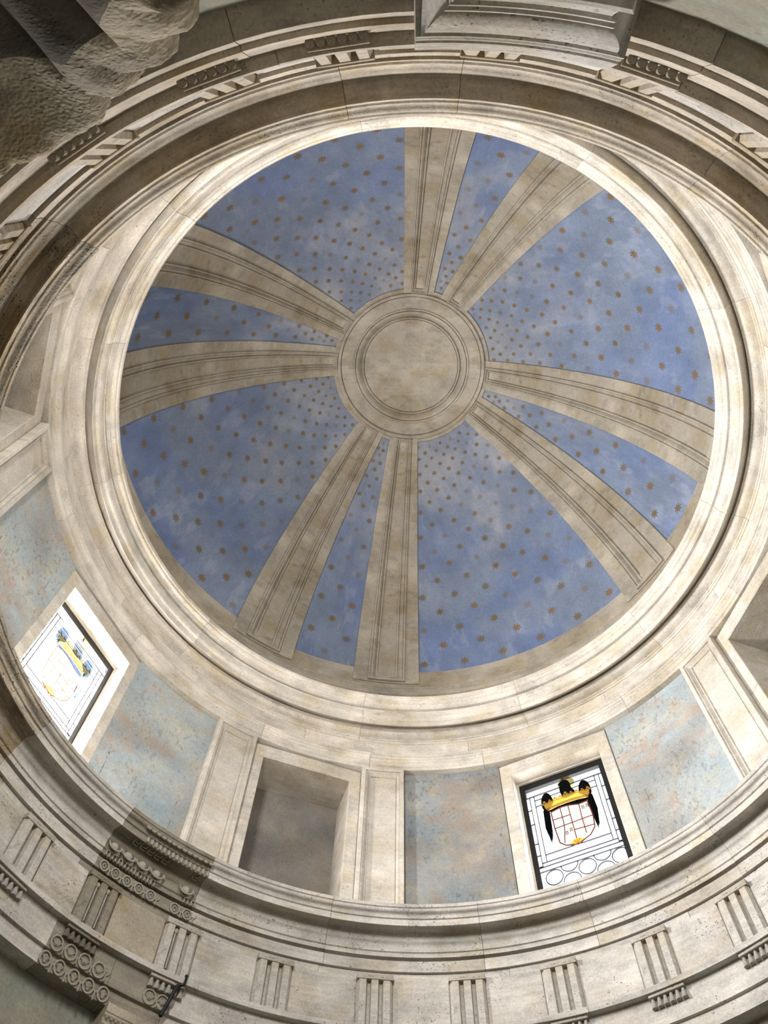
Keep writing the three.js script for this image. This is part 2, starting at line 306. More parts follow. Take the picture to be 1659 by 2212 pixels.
// ------------------------------------------------------------------ the entablatures: rings of stone blocks
function ringOfBlocks(parent, name, profile, rb, joints, mats, seed, gap = 0.05) {
  const q = rng(seed); joints = [...joints].sort((a, b) => a - b);
  joints.forEach((a, k) => {
    const b = k + 1 < joints.length ? joints[k + 1] : joints[0] + 360, j = (q() - 0.5) * 0.003, mid = ((a + b) / 2 + 540) % 360 - 180;
    const m = typeof mats === 'function' ? mats(mid, q()) : mats;
    if (m) part(name, sweep(solid(profile.map(([r, h]) => [r + j, h]), rb), a + gap / 2, b - gap / 2, Math.max(2, Math.round((b - a) / 2.2)), { closed: true, u0: q() * 3 }), m, parent);
  });
}
const upper = mark(group('trim_1'), 'cream stone cornice ring at the foot of the dome', 'cornice', null, 'structure');
ringOfBlocks(upper, 'architrave_block', [[2.455, 5.085], [2.400, 5.09], [2.400, 5.118], [2.393, 5.122], [2.393, 5.165], ...curve(2.388, 5.168, 2.368, 5.198, 'cyma', 5), [2.362, 5.2], [2.362, 5.222], [2.39, 5.224]], 2.6, [-173, -128, -83, -58, -29, -8.2, 13, 41, 69, 104, 150], M.cream, 3);
ringOfBlocks(upper, 'frieze_block', [[2.386, 5.224], [2.384, 5.372]], 2.6, [-160, -120, -92, -64, -44, -21, 10.5, 38, 66, 110, 151], M.cream, 4);
ringOfBlocks(upper, 'cornice_block', [[2.386, 5.372], [2.376, 5.376], [2.376, 5.392], [2.366, 5.395], [2.366, 5.404], ...curve(2.356, 5.406, 2.300, 5.436, 'ovolo', 7), [2.288, 5.438], [2.318, 5.450], [2.300, 5.470], [2.234, 5.420], [2.228, 5.405], [2.223, 5.405], [2.219, 5.448], [2.213, 5.450], ...curve(2.211, 5.454, 2.188, 5.524, 'ovolo', 6), [2.184, 5.526], [2.182, 5.534], [2.220, 5.538], [2.220, 5.550], [2.172, 5.555], [2.170, 5.566], ...curve(2.166, 5.568, 2.134, 5.616, 'cyma', 8), [2.128, 5.618], [2.123, 5.624], [2.121, 5.654], [2.475, 5.70]], 2.6, [-171, -138, -112, -86, -49, -10.5, 22.5, 52, 80, 118, 152], M.cream, 5);
const lowerC = mark(group('trim_2'), 'grey stone cornice ring of the lower storey', 'cornice', null, 'structure');
const CORN = [[2.286, 3.282], [2.286, 3.335], [2.282, 3.347], [2.310, 3.350], [2.310, 3.362], [2.272, 3.364], [2.270, 3.388], ...curve(2.262, 3.392, 2.236, 3.488, 'cyma', 8), [2.228, 3.494], [2.168, 3.490], [2.162, 3.478], [2.154, 3.478], [2.150, 3.515], [2.142, 3.518], ...curve(2.140, 3.522, 2.112, 3.562, 'cyma', 6), [2.105, 3.566], [2.101, 3.584], [2.46, 3.625]];
const roughMid = (m) => m > -142 && m < -70;
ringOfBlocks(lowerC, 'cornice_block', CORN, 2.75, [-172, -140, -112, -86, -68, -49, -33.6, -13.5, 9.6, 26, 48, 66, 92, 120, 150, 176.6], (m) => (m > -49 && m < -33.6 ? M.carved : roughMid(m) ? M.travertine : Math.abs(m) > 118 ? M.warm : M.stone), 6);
const frieze = mark(group('trim_3'), 'stone frieze of triglyphs and plain square panels', 'frieze', null, 'structure');
const arch = mark(group('trim_4'), 'stone architrave in two bands with rows of small drops', 'architrave', null, 'structure');
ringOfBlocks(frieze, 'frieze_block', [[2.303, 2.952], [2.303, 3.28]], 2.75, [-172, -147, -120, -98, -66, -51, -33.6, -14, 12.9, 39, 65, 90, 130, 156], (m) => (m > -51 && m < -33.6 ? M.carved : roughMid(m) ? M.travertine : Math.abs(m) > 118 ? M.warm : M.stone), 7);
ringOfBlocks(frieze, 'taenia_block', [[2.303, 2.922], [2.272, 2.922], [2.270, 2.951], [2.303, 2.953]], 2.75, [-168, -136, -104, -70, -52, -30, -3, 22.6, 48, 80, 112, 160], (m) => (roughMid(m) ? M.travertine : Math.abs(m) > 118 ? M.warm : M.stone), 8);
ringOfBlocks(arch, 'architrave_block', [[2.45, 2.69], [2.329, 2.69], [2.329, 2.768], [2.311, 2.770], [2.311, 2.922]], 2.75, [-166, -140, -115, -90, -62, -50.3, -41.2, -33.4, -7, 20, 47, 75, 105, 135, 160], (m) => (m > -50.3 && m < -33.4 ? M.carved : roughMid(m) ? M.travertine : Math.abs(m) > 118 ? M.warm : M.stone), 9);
const TRI = [-137, -123, -110, -84, -71, -58.4, -46.6, -34, -20.2, -6, 6.9, 19.8, 32.9, 45.6, 58.5, 71.3, 84.2, 97, 109.9, 122.8, 135.6, 149, 162.6, 174.6, -172.9, -162.6, -150.5];
const metopes = [];
{
  // triglyph: grooved slab extruded upwards, a flat head band; regula and six drops below the taenia
  const w = 0.098, d = 0.032, s = new THREE.Shape();
  const pts = [[-w, 0], [-w, d * 0.45], [-w + 0.014, d]]; for (const c of [-0.0335, 0.0335]) pts.push([c - 0.0145, d], [c - 0.009, d * 0.12], [c + 0.009, d * 0.12], [c + 0.0145, d]); pts.push([w - 0.014, d], [w, d * 0.45], [w, 0]);
  pts.forEach(([x, y], k) => (k ? s.lineTo(x, y) : s.moveTo(x, y)));
  const body = new THREE.ExtrudeGeometry(s, { depth: 0.262, bevelEnabled: false }); body.rotateX(-Math.PI / 2); body.scale(1, 1, -1); // shape y becomes z inward
  const flip = body.index ? body : body; const pa = flip.attributes.position.array; for (let i = 0; i < pa.length; i += 9) for (let k = 0; k < 3; k++) { const t = pa[i + 3 + k]; pa[i + 3 + k] = pa[i + 6 + k]; pa[i + 6 + k] = t; }
  const ua = flip.attributes.uv.array; for (let i = 0; i < ua.length; i += 6) for (let k = 0; k < 2; k++) { const t = ua[i + 2 + k]; ua[i + 2 + k] = ua[i + 4 + k]; ua[i + 4 + k] = t; }
  flip.computeVertexNormals(); for (let i = 0; i < ua.length; i++) ua[i] /= 1.3;
  const head = bevelBox(-w - 0.004, w + 0.004, 0, 0.034, -0.005, d + 0.005, 0.002), cone = new THREE.CylinderGeometry(0.008, 0.0155, 0.05, 10), reg = bevelBox(-w, w, 0, 0.016, -0.01, 0.03, 0.002);
  TRI.forEach((phi, k) => {
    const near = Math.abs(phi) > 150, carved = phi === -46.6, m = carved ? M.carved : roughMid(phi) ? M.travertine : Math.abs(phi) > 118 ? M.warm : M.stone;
    const base = (h) => { const g = new THREE.Group(); g.position.copy(P(phi, 2.304, h)); g.rotation.y = -rad(phi); return g; };
    const t = base(2.952); t.name = 'triglyph'; frieze.add(t); part('grooved_slab', body, m, t); part('head_band', head, m, t).position.y = 0.262;
    if (carved || phi === -34) for (const c of carved ? [-0.0335, 0.0335, 0.082] : [-0.082, -0.0335]) { const b = part('colonnette', new THREE.CylinderGeometry(0.007, 0.007, 0.22, 8), M.relief, t); b.position.set(c, 0.125, 0.016); const cap = part('leaf_tip', new THREE.SphereGeometry(0.013, 8, 6), M.relief, t); cap.position.set(c, 0.238, 0.02); cap.scale.set(1, 1.3, 0.7); }
    if (!(phi > -140 && phi < -66) && phi !== -20.2) {
      const r = base(2.905); r.name = 'regula'; r.position.copy(P(phi, 2.312, 2.905)); arch.add(r); part('fillet', reg, m, r);
      for (let i = 0; i < 6; i++) { const c = part('drop', cone, m, r); c.position.set(-0.0825 + i * 0.033, -0.026, 0.012); }
    }
  });
  const A = [...TRI].sort((a, b) => a - b);
  A.forEach((a, k) => {
    const b = k + 1 < A.length ? A[k + 1] : A[0] + 360, half = 2.62; if (b - a < 7) return;
    const mid = (a + b) / 2, m = mid > -46 && mid < -34 ? M.ochre : mid > -140 && mid < -70 ? M.travertine : M.stone;
    if (mid > -128 && mid < -86) return;
    part('metope', box(2.2955, 2.31, 2.953, 3.236, a + half, b - half, 4, k * 0.71), m, frieze);
  });
}

// ------------------------------------------------------------------ the drum: wall, pilasters, frescoed panels, blind niches, windows
const drum = mark(group('wall_drum'), 'round drum wall between the two cornices, with windows and blind niches', 'wall', null, 'structure');
const NICHES = [-19.5, 70.5, -109.5, 160.5], HALF = 8.5;
{
  const H0 = 3.60, H1 = 5.2, open = [...WIN_AXES, ...NICHES].map((a) => ((a + 540) % 360) - 180).sort((a, b) => a - b);
  open.forEach((a, k) => {
    const b = k + 1 < open.length ? open[k + 1] : open[0] + 360;
    part('wall_pier', box(2.455, 2.66, H0, H1, a + HALF, b - HALF, 12, k), M.niche, drum);
    part('wall_lintel', box(2.455, 2.66, 4.985, H1, a - HALF, a + HALF, 6, k), M.cream, drum);
    part('wall_sill', box(2.43, 2.66, H0 - 0.05, 3.66, a - HALF, a + HALF, 6, k), M.stone, drum);
  });
  part('outer_wall', sweep([[2.66, 5.2], [2.78, 5.25], [2.78, 8.5], [0.01, 9.0]], -180, 180, 48), M.outside, drum);
}
{ // drum pilasters
  const W = 3.85, H0 = 3.615, H1 = 5.088, hh = H1 - H0, at = (s, t, o) => { const p = P((s * 2 - 1) * W, o, H0 + hh * t); return { p: p.add(new THREE.Vector3(0, -(H0 + EYE), 2.43)), uv: [(s * 2 - 1) * rad(W) * 2.4 / 1.3, hh * t / 1.3] }; };
  const w = 2 * rad(W) * 2.4, L = [[0, 2.46], [0.001, 2.393], [0.004, 2.390], [0.029, 2.390], [0.030, 2.404], [0.042, 2.402], [0.045, 2.409], [0.060, 2.424], [0.062, 2.416], [0.069, 2.416], [0.071, 2.428]];
  const f = frames(L.map(([d, o]) => ({ i: d / w, b: d / hh, t: d / hh, o })), at, 6, 6);
  const list = [[-33.4, 'cream stone pilaster with a sunk panel, left of the dark blind niche at the bottom'], [-5.6, 'cream panelled pilaster between the blind niche and the fresco left of the heraldic window'], [56.6, 'cream stone pilaster with a sunk panel, right of the fresco beside the heraldic window'], [-95.6, 'cream stone pilaster at the left edge, above the fresco and the glaring window'], [-123.4, 'stone pilaster half hidden behind the near cornice on the left'], [84.4, 'stone pilaster beyond the niche at the right edge']];
  let first;
  list.forEach(([phi, label]) => {
    let o;
    if (!first) { o = first = group('drum_pilaster'); part('edge_fillet', f.strips(0, 3), M.pale, o); part('moulding', f.strips(3, 10), M.pale, o); part('sunk_panel', f.fill(10), M.pale, o); }
    else { o = first.clone(); o.name = numbered('drum_pilaster'); scene.add(o); }
    o.position.copy(P(phi, 2.43, H0)); o.rotation.y = -rad(phi); mark(o, label, 'pilaster', 'pilasters of the drum');
  });
}
{ // painted plaster either side of the windows
  const list = [[-1.7, 15.4, M.fresco2, 'weathered grey fresco panel with ochre stains, left of the heraldic window'], [35.7, 52.8, M.fresco, 'pale blue grey fresco panel, right of the heraldic window'], [-54.6, -37.2, M.fresco, 'pale blue grey fresco panel with orange patches, right of the glaring window'], [-91.8, -74.3, M.fresco, 'grey fresco panel left of the glaring window, under the left pilaster'], [88.2, 105.4, M.fresco2, 'fresco panel high at the right edge, behind the near cornice']];
  list.forEach(([a, b, m, label], k) => {
    const mid = (a + b) / 2, o = mark(group('fresco_panel', mid, 2.45, 3.61), label, 'fresco', 'fresco panels of the drum');
    part('plaster', rebase(sweep([[2.440, 3.61], [2.440, 5.084], [2.458, 5.084], [2.458, 3.61]], a - mid, b - mid, 14, { closed: true, u0: k * 0.43 }), 2.45, 3.61), m, o);
    const q = rng(900 + k), f = k === 0 ? [0.93] : k === 1 ? [0.16, 0.1] : k === 2 ? [0.12, 0.87] : [0.2];
    for (const t of f) for (let y = 3.62; y < 4.4; y += 0.004 + q() ** 3 * 0.16) { const c = mix(a, b, t) - mid + (q() - 0.5) * 0.34, l = 0.012 + q() * q() * 0.05, w = 0.03 + q() * q() * 0.16; y += l; part('crack', rebase(box(2.4388, 2.4405, y - l, y, c - w, c + w * q(), 1), 2.45, 3.61), M.crack ??= new THREE.MeshStandardMaterial({ color: 0x6a6c6c, roughness: 1 }), o); }
  });
}
function frameStones(g, front, back, mat, dz) {      // straight stone surround: two jambs and a lintel, in the frame of the opening (base on the axis line)
  for (const s of [-1, 1]) part('jamb', bevelBox(s < 0 ? -0.425 : 0.337, s < 0 ? -0.337 : 0.425, 0, 1.335, dz - back, dz - front, 0.004), mat, g);
  part('lintel', bevelBox(-0.425, 0.425, 1.335, 1.462, dz - back, dz - front, 0.004), mat, g);
}
NICHES.slice(0, 3).forEach((ax, k) => {
  const o = mark(group('blind_niche', ax, 2.43, 3.61), ['deep blind niche with dark grey plaster back, at the bottom between two pilasters', 'deep blind niche at the right edge, beyond the right pilaster', 'blind niche at the left edge, mostly hidden behind the near cornice'][k], 'niche', 'blind niches of the drum');
  frameStones(o, 2.405, 2.72, M.cream, 2.43);
  part('back_panel', bevelBox(-0.345, 0.345, 0, 1.345, 2.43 - 2.76, 2.43 - 2.71, 0.002), M.niche, o);
});

// stained glass: flat panes in lead, in an iron frame. x across, y height above the eye, z inwards
const glassOf = (c, rough = 0) => new THREE.MeshPhysicalMaterial({ color: c, transmission: 1, thickness: 0, roughness: rough, ior: 1.45, side: THREE.DoubleSide });
const G = { clear: glassOf(0xffffff), gold: new THREE.MeshPhysicalMaterial({ color: new THREE.Color(0.62, 0.36, 0.05), transmission: 0.45, thickness: 0, roughness: 0.3, side: THREE.DoubleSide }), yellow: glassOf(new THREE.Color(0.5, 0.42, 0.14)), rose: glassOf(new THREE.Color(0.9, 0.62, 0.5)), frost: glassOf(new THREE.Color(0.42, 0.42, 0.43)), black: new THREE.MeshPhysicalMaterial({ color: 0x060607, roughness: 0.9, specularIntensity: 0.1 }), brown: new THREE.MeshStandardMaterial({ color: 0x6b3a10, roughness: 0.6 }), red: new THREE.MeshStandardMaterial({ color: 0x4c1a10, roughness: 0.6 }) };
const glareGlass = { ...G, gold: glassOf(new THREE.Color(0.75, 0.5, 0.16)), yellow: glassOf(new THREE.Color(0.8, 0.7, 0.35)), rose: glassOf(new THREE.Color(0.95, 0.86, 0.8)), black: glassOf(new THREE.Color(0.42, 0.48, 0.58)), brown: glassOf(new THREE.Color(0.5, 0.3, 0.1)), red: glassOf(new THREE.Color(0.6, 0.35, 0.25)) };  // paler set of the same glass: the wash of glare is put into the colours
const smooth = (pts, n = 6) => new THREE.CatmullRomCurve3(pts.map(([x, y]) => new THREE.Vector3(x, y, 0)), true, 'centripetal').getPoints(pts.length * n).slice(0, -1).map((p) => [p.x, p.y]);
const poly = (pts) => { const s = new THREE.Shape(); pts.forEach(([x, y], k) => (k ? s.lineTo(x, y) : s.moveTo(x, y))); s.closePath(); return s; };
function flat(shape, z0, z1) { const g = new THREE.ExtrudeGeometry(shape, { depth: z1 - z0, bevelEnabled: false, curveSegments: 20 }); g.translate(0, 0, z0); return g; }
function sheet(shape, z) { const g = new THREE.ShapeGeometry(shape, 20); g.translate(0, 0, z); return g; }
function bar(x0, y0, x1, y1, w, z0, z1) { const l = Math.hypot(x1 - x0, y1 - y0), nx = -(y1 - y0) / l * w / 2, ny = (x1 - x0) / l * w / 2; return flat(poly([[x0 + nx, y0 + ny], [x1 + nx, y1 + ny], [x1 - nx, y1 - ny], [x0 - nx, y0 - ny]]), z0, z1); }
function makeWindow(ax, label, n, G) {
  const D = 2.54, B = 3.66, dz = 2.43, o = mark(group('window_' + n, ax, dz, 3.61), label, 'window', 'stained glass windows of the drum', 'structure');
  frameStones(o, 2.405, 2.62, M.cream, dz);
  const Y = (geo) => geo.translate(0, -3.61, dz - D), rect = (x0, x1, y0, y1) => poly([[x0, y0], [x1, y0], [x1, y1], [x0, y1]]);
  for (const [a, b, c, d] of [[-0.337, -0.326, B, 4.945], [0.326, 0.337, B, 4.945], [-0.326, 0.326, 4.936, 4.945]]) part('mortar_line', Y(flat(rect(a, b, c, d), -0.01, 0.03)), M.pale, o);
  for (const [a, b, c, d] of [[-0.326, -0.289, B, 4.936], [0.289, 0.326, B, 4.936], [-0.289, 0.289, 4.878, 4.936], [-0.289, 0.289, B - 0.03, B]]) part('iron_bar', Y(flat(rect(a, b, c, d), -0.015, 0.015)), M.iron, o);
  const lead = (x0, y0, x1, y1, w = 0.0065) => part('lead', Y(bar(x0, y0, x1, y1, w, -0.004, 0.004)), M.lead, o);
  const pane = (x0, x1, y0, y1, m = G.clear) => part('pane', Y(sheet(rect(x0, x1, y0, y1), 0)), m, o);
  const X = 0.289, a = 0.266, b = 0.233, t = [4.805, 4.76, 4.70], bt = [4.25, 4.19, 4.157, 4.12];
  pane(-X, X, t[0], 4.878, G.frost);
  for (const [x0, x1] of [[-X, -a], [a, X]]) { const c = [4.805, 4.68, 4.545, 4.365, 4.26, 4.165]; for (let k = 0; k < 5; k++) { pane(x0, x1, c[k + 1], c[k]); lead(x0, c[k + 1], x1, c[k + 1]); } }
  for (const s of [-1, 1]) { pane(...(s < 0 ? [-a, -b] : [b, a]), bt[1], t[0]); lead(s * a, bt[1] - 0.03, s * a, t[0], 0.006); lead(s * b, bt[1], s * b, t[0], 0.006); }
  lead(-X, t[0], X, t[0], 0.007); lead(-b, t[1], b, t[1]); lead(-b, t[2], b, t[2]); lead(-b, bt[0], b, bt[0]); lead(-a, bt[1], a, bt[1]); lead(-X, bt[2], X, bt[2]); lead(-X, bt[3], X, bt[3], 0.006);
  pane(-b, b, t[1], t[0]); pane(-b, b, t[2], t[1]); pane(-b, b, bt[0], t[2]); pane(-b, b, bt[1], bt[0]); pane(-a, a, bt[2], bt[1]); pane(-X, X, bt[3], bt[2]);
  // bull's eyes in staggered rows to the sill
  const R = 0.0585;
  for (let row = 0; row < 8; row++) for (let c = -3; c <= 3; c++) {
    const y = 4.118 - row * 0.066, x = 0.024 + (c + (row % 2 ? 0 : 0.5)) * 0.228; if (x < -X - 0.02 || x > X + 0.02 || y < B + 0.03) continue;
    const s = new THREE.Shape(), pts = []; for (let k = 0; k <= 28; k++) { const q = k / 28 * Math.PI * 2; pts.push([Math.max(-X, Math.min(X, x + R * Math.cos(q))), Math.min(bt[3], y + R * Math.sin(q))]); }
    part('bulls_eye', Y(sheet(poly(pts), 0)), G.clear, o);
    const segs = []; for (let k = 0; k < 28; k++) { const p = pts[k], p2 = pts[k + 1]; if (Math.hypot(p[0] - p2[0], p[1] - p2[1]) > 0.002 && !(p[1] === bt[3] && p2[1] === bt[3]) && !(Math.abs(p[0]) === X && p[0] === p2[0])) segs.push(bar(p[0], p[1], p2[0], p2[1], 0.006, -0.004, 0.004)); }
    if (segs.length) part('lead', Y(mergeGeometries(segs)), M.lead, o);
  }
  pane(-X, X, B, bt[3], G.clear).position.z = -0.006;
  // the painted arms: a dark eagle behind a gold crown and a quartered shield
  const up = (pts) => poly(pts), E = (name, g, m) => part(name, Y(g), m, o);
  const halo = new THREE.Shape(); halo.absarc(0.022, 4.822, 0.062, 0, Math.PI * 2); E('halo', sheet(halo, 0.003), G.yellow);
  E('eagle_head', flat(up(smooth([[-0.03, 4.72], [-0.036, 4.78], [-0.03, 4.82], [-0.038, 4.832], [-0.024, 4.848], [0.006, 4.862], [0.036, 4.848], [0.05, 4.812], [0.052, 4.77], [0.072, 4.715], [0.04, 4.69], [-0.02, 4.69]])), 0.003, 0.006), G.black);
  lead(0.005, 4.85, 0.005, 4.88, 0.008);
  for (const s of [-1, 1]) {
    const w = [[0.098, 4.70], [0.108, 4.755], [0.124, 4.786], [0.142, 4.797], [0.163, 4.785], [0.181, 4.752], [0.188, 4.71], [0.186, 4.66], [0.172, 4.63], [0.15, 4.615], [0.138, 4.64], [0.10, 4.68]];
    E('eagle_wing', flat(up(smooth(w.map(([x, y]) => [s * x, y]))), 0.003, 0.006), G.black);
    const q = rng(60 + s); for (let k = 0; k < 9; k++) { const x0 = 0.141 + k * 0.0052, y0 = 4.66 - k * 0.003, L = 0.1 + 0.2 * Math.sin((k + 2) / 11 * Math.PI) + q() * 0.05; E('feather', flat(poly([[s * (x0 - 0.0035), y0], [s * (x0 + 0.0035), y0], [s * (x0 + 0.012), y0 - L * 0.8], [s * (x0 + 0.010 - k * 0.001), y0 - L - 0.03]]), 0.003, 0.006), G.black); }
  }
  const bow = (x) => 4.678 + 0.026 * (1 - (x / 0.178) ** 2), disc = (x, y, r) => { const c = new THREE.Shape(); c.absarc(x, y, r, 0, Math.PI * 2); return c; };
  E('crown_rim', sheet(up([...Array.from({ length: 17 }, (_, k) => { const x = -0.172 + k * 0.0215; return [x, bow(x) + 0.006]; }), [0.168, 4.655], [0.1, 4.668], [0, 4.672], [-0.1, 4.668], [-0.168, 4.655]]), 0.0065), G.gold);
  for (let k = 0; k < 9; k++) {                    // fleurons, large and small by turns
    const x = -0.166 + k * 0.0415, y = bow(x), b = k % 4 === 0 ? 1 : k % 2 ? 0.75 : 0.9, r = 0.0115 * b;
    const fl = [[x - r, y + 0.012 * b], [x + r, y + 0.012 * b], [x, y + 0.03 * b], [x, y + 0.012 * b]];
    for (const [fx, fy] of fl.slice(0, 3)) E('fleuron', sheet(disc(fx, fy, r * 0.85), 0.0068), G.gold);
    E('fleuron_eye', flat(disc(x, y + 0.017 * b, r * 0.55), 0.007, 0.009), G.brown);
    for (const f of [-1, 1]) E('fleuron_line', bar(x + f * r * 1.7, y + 0.004, x + f * r * 0.6, y + 0.026 * b, 0.0022, 0.007, 0.009), G.brown);
  }
  E('crown_band', sheet(up([[-0.168, 4.655], [-0.1, 4.668], [0, 4.672], [0.1, 4.668], [0.168, 4.655], [0.15, 4.618], [0.08, 4.632], [0, 4.635], [-0.08, 4.632], [-0.15, 4.618]]), 0.0065), G.gold);
  for (const y of [4.643, 4.632]) { const seg = []; for (let k = 0; k < 10; k++) { const f = (x) => y + 0.016 * (1 - (x / 0.16) ** 2) - 0.004; const x0 = -0.158 + k * 0.0316; seg.push(bar(x0, f(x0), x0 + 0.0316, f(x0 + 0.0316), 0.005, 0.0068, 0.009)); } E('crown_line', mergeGeometries(seg), G.brown); }
  E('crown_under_band', flat(up([[-0.15, 4.618], [-0.08, 4.632], [0, 4.635], [0.08, 4.632], [0.15, 4.618], [0.135, 4.592], [0.075, 4.588], [0.0, 4.606], [-0.07, 4.612], [-0.13, 4.598]]), 0.003, 0.006), G.black);  // band in the eagle colour between crown and shield
  const sh = [[-0.133, 4.596], [-0.06, 4.612], [-0.003, 4.608], [0.072, 4.586], [0.138, 4.59], [0.15, 4.45], [0.142, 4.345], [0.1, 4.29], [0.002, 4.245], [-0.08, 4.268], [-0.117, 4.305], [-0.13, 4.44]];
  E('shield_glass', sheet(up(sh), 0.004), G.rose);
  sh.forEach((p, k) => { const q = sh[(k + 1) % sh.length]; E('shield_lead', bar(p[0], p[1], q[0], q[1], 0.009, 0.004, 0.008), G.red); });
  for (const [x0, y0, x1, y1] of [[-0.13, 4.44, 0.15, 4.448], [-0.003, 4.606, 0.001, 4.30], [-0.13, 4.52, -0.005, 4.518], [-0.062, 4.61, -0.06, 4.44], [0.075, 4.585, 0.072, 4.45], [-0.06, 4.44, -0.085, 4.29], [0.072, 4.45, 0.075, 4.315], [0.0, 4.375, 0.145, 4.365]]) E('shield_lead', bar(x0, y0, x1, y1, 0.0072, 0.004, 0.008), G.red);
  for (const [x, y] of [[0.097, 4.545], [0.128, 4.548], [-0.055, 4.37], [-0.02, 4.385]]) for (const d of [-0.006, 0, 0.006]) E('shield_mark', bar(x + d, y + 0.018, x + d * 1.4, y - 0.016, 0.004, 0.005, 0.008), G.black);
  E('pomegranate', sheet(up([[-0.055, 4.268], [0.0, 4.305], [0.055, 4.275], [0.004, 4.248]]), 0.0065), G.gold);
  for (const d of [-0.022, 0, 0.022]) E('shield_lead', bar(0.001, 4.25, d, 4.29, 0.003, 0.0065, 0.009), G.brown);
  return o;
}
makeWindow(25.5, 'stained glass window with a black eagle, gold crown and quartered shield, in a stone surround', 1, G);
makeWindow(-64.5, 'glaring stained glass window on the left, washed out by daylight glare put into its glass colours', 2, glareGlass);
makeWindow(115.5, 'stained glass window of the bay at the upper right, behind the near cornice', 3, G);

// ------------------------------------------------------------------ the carved stretch of entablature (lower left)
{
  const cb = (phi, r, h) => { const g = new THREE.Group(); g.position.copy(P(phi, r, h)); g.rotation.y = -rad(phi); return g; };
  const put = (name, geo, phi, r, h, parent = lowerC, tilt = 0) => { const m = part(name, geo, M.relief, parent); m.position.copy(P(phi, r, h)); m.rotation.set(tilt, -rad(phi), 0, 'YXZ'); return m; };
  const q = rng(77), A0 = -48.4, A1 = -34, egg = new THREE.SphereGeometry(0.029, 14, 10); egg.scale(0.85, 1.25, 0.6);
  const hoop = new THREE.TorusGeometry(0.041, 0.0055, 6, 18, Math.PI * 1.3); hoop.rotateZ(Math.PI * 0.85); hoop.scale(1, 1.1, 1);
  const dart = new THREE.ConeGeometry(0.013, 0.062, 4), petal = new THREE.CapsuleGeometry(0.009, 0.022, 3, 8);
  const dent = mergeGeometries([bevelBox(-0.015, -0.007, -0.021, 0.017, -0.008, 0.013, 0.002), bevelBox(0.007, 0.015, -0.021, 0.017, -0.008, 0.013, 0.002), bevelBox(-0.015, 0.015, 0.009, 0.017, -0.008, 0.013, 0.002)]);
  const leafS = new THREE.Shape(); leafS.moveTo(0, -0.03); leafS.bezierCurveTo(0.03, -0.02, 0.03, 0.02, 0, 0.032); leafS.bezierCurveTo(-0.03, 0.02, -0.03, -0.02, 0, -0.03);
  const leaf = new THREE.ExtrudeGeometry(leafS, { depth: 0.005, bevelEnabled: true, bevelSize: 0.004, bevelThickness: 0.004, bevelSegments: 2, curveSegments: 8 });
  const arcOf = (R, w, from, span, sx, sy) => { const g = new THREE.TorusGeometry(R, w, 6, 20, span); g.rotateZ(from); g.scale(sx, sy, 1); return g; };
  // a heart leaf: outlined lobes either side of a rib
  const heart = mergeGeometries([arcOf(0.028, 0.0048, 0, Math.PI * 2, 0.95, 1.1), arcOf(0.012, 0.004, 0, Math.PI * 2, 0.55, 1.3)]), tulip = mergeGeometries([arcOf(0.016, 0.004, Math.PI, Math.PI, 1, 1.2).translate(0, 0.014, 0), new THREE.CylinderGeometry(0.004, 0.005, 0.04, 6).translate(0, -0.02, 0)].map((g) => (g.index ? g.toNonIndexed() : g)));
  const fan = mergeGeometries([-0.9, -0.45, 0, 0.45, 0.9].map((a) => { const g = new THREE.CapsuleGeometry(0.0048, 0.026, 3, 6); g.translate(0, 0.018, 0); g.rotateZ(-a * 0.75); return g; }));
  const keyA = bevelBox(-0.020, 0.020, -0.0045, 0.0045, -0.024, -0.016, 0.001), keyB = bevelBox(-0.020, -0.012, -0.0045, 0.0045, -0.024, 0.022, 0.001), keyC = bevelBox(-0.006, 0.020, -0.0045, 0.0045, -0.004, 0.005, 0.001), keyD = bevelBox(0.012, 0.020, -0.0045, 0.0045, -0.004, 0.022, 0.001);
  const key = mergeGeometries([keyA, keyB, keyC, keyD]);
  for (let a = A0; a < A1; a += 2.45) { const worn = a > -39.5 && a < -36.5; if (worn) continue; put('egg', egg, a + 0.7, 2.256, 3.432, lowerC, -0.35); put('egg_shell', hoop, a + 0.7, 2.246, 3.430, lowerC, -0.35); put('dart', dart, a + 1.92, 2.25, 3.432, lowerC, Math.PI - 0.35); }
  for (let a = A0; a < A1; a += 1.1) if (!(a > -40 && a < -35.6)) put('dentil', dent, a + 0.3, 2.272, 3.378);
  for (let a = A0 + 0.7; a < A1; a += 1.95) { if (a > -39 && a < -37 && q() < 0.6) continue; put('heart_leaf', heart, a, 2.282, 3.312); put('tulip', tulip, a + 0.97, 2.282, 3.312); }
  for (let a = A0 + 4; a < A1 + 0.4; a += 0.76) put('petal', petal, a, 2.150, 3.498);
  for (let a = A0 + 3; a < A1; a += 1.3) if (!(a > -39.2 && a < -36)) put('meander_key', key, a, 2.198, 3.487);
  for (let a = A0 + 3.2; a < A1 + 0.4; a += 0.95) { const m = put('acanthus_lobe', leaf, a, 2.124, 3.545, lowerC, -0.6); m.scale.set(0.6, 0.65, 0.9); }
  // architrave: palmettes on the upper band, lotus leaves on the lower one
  for (const a of [-49.2, -47.1, -45.0, -42.9, -35.6, -33.8]) { put('palmette_ring', arcOf(0.036, 0.0055, 0, Math.PI * 2, 0.9, 1.05), a, 2.307, 2.811, arch); put('palmette_fan', fan, a, 2.309, 2.795, arch); put('palmette_stalk', tulip, a + 1.05, 2.308, 2.812, arch); }
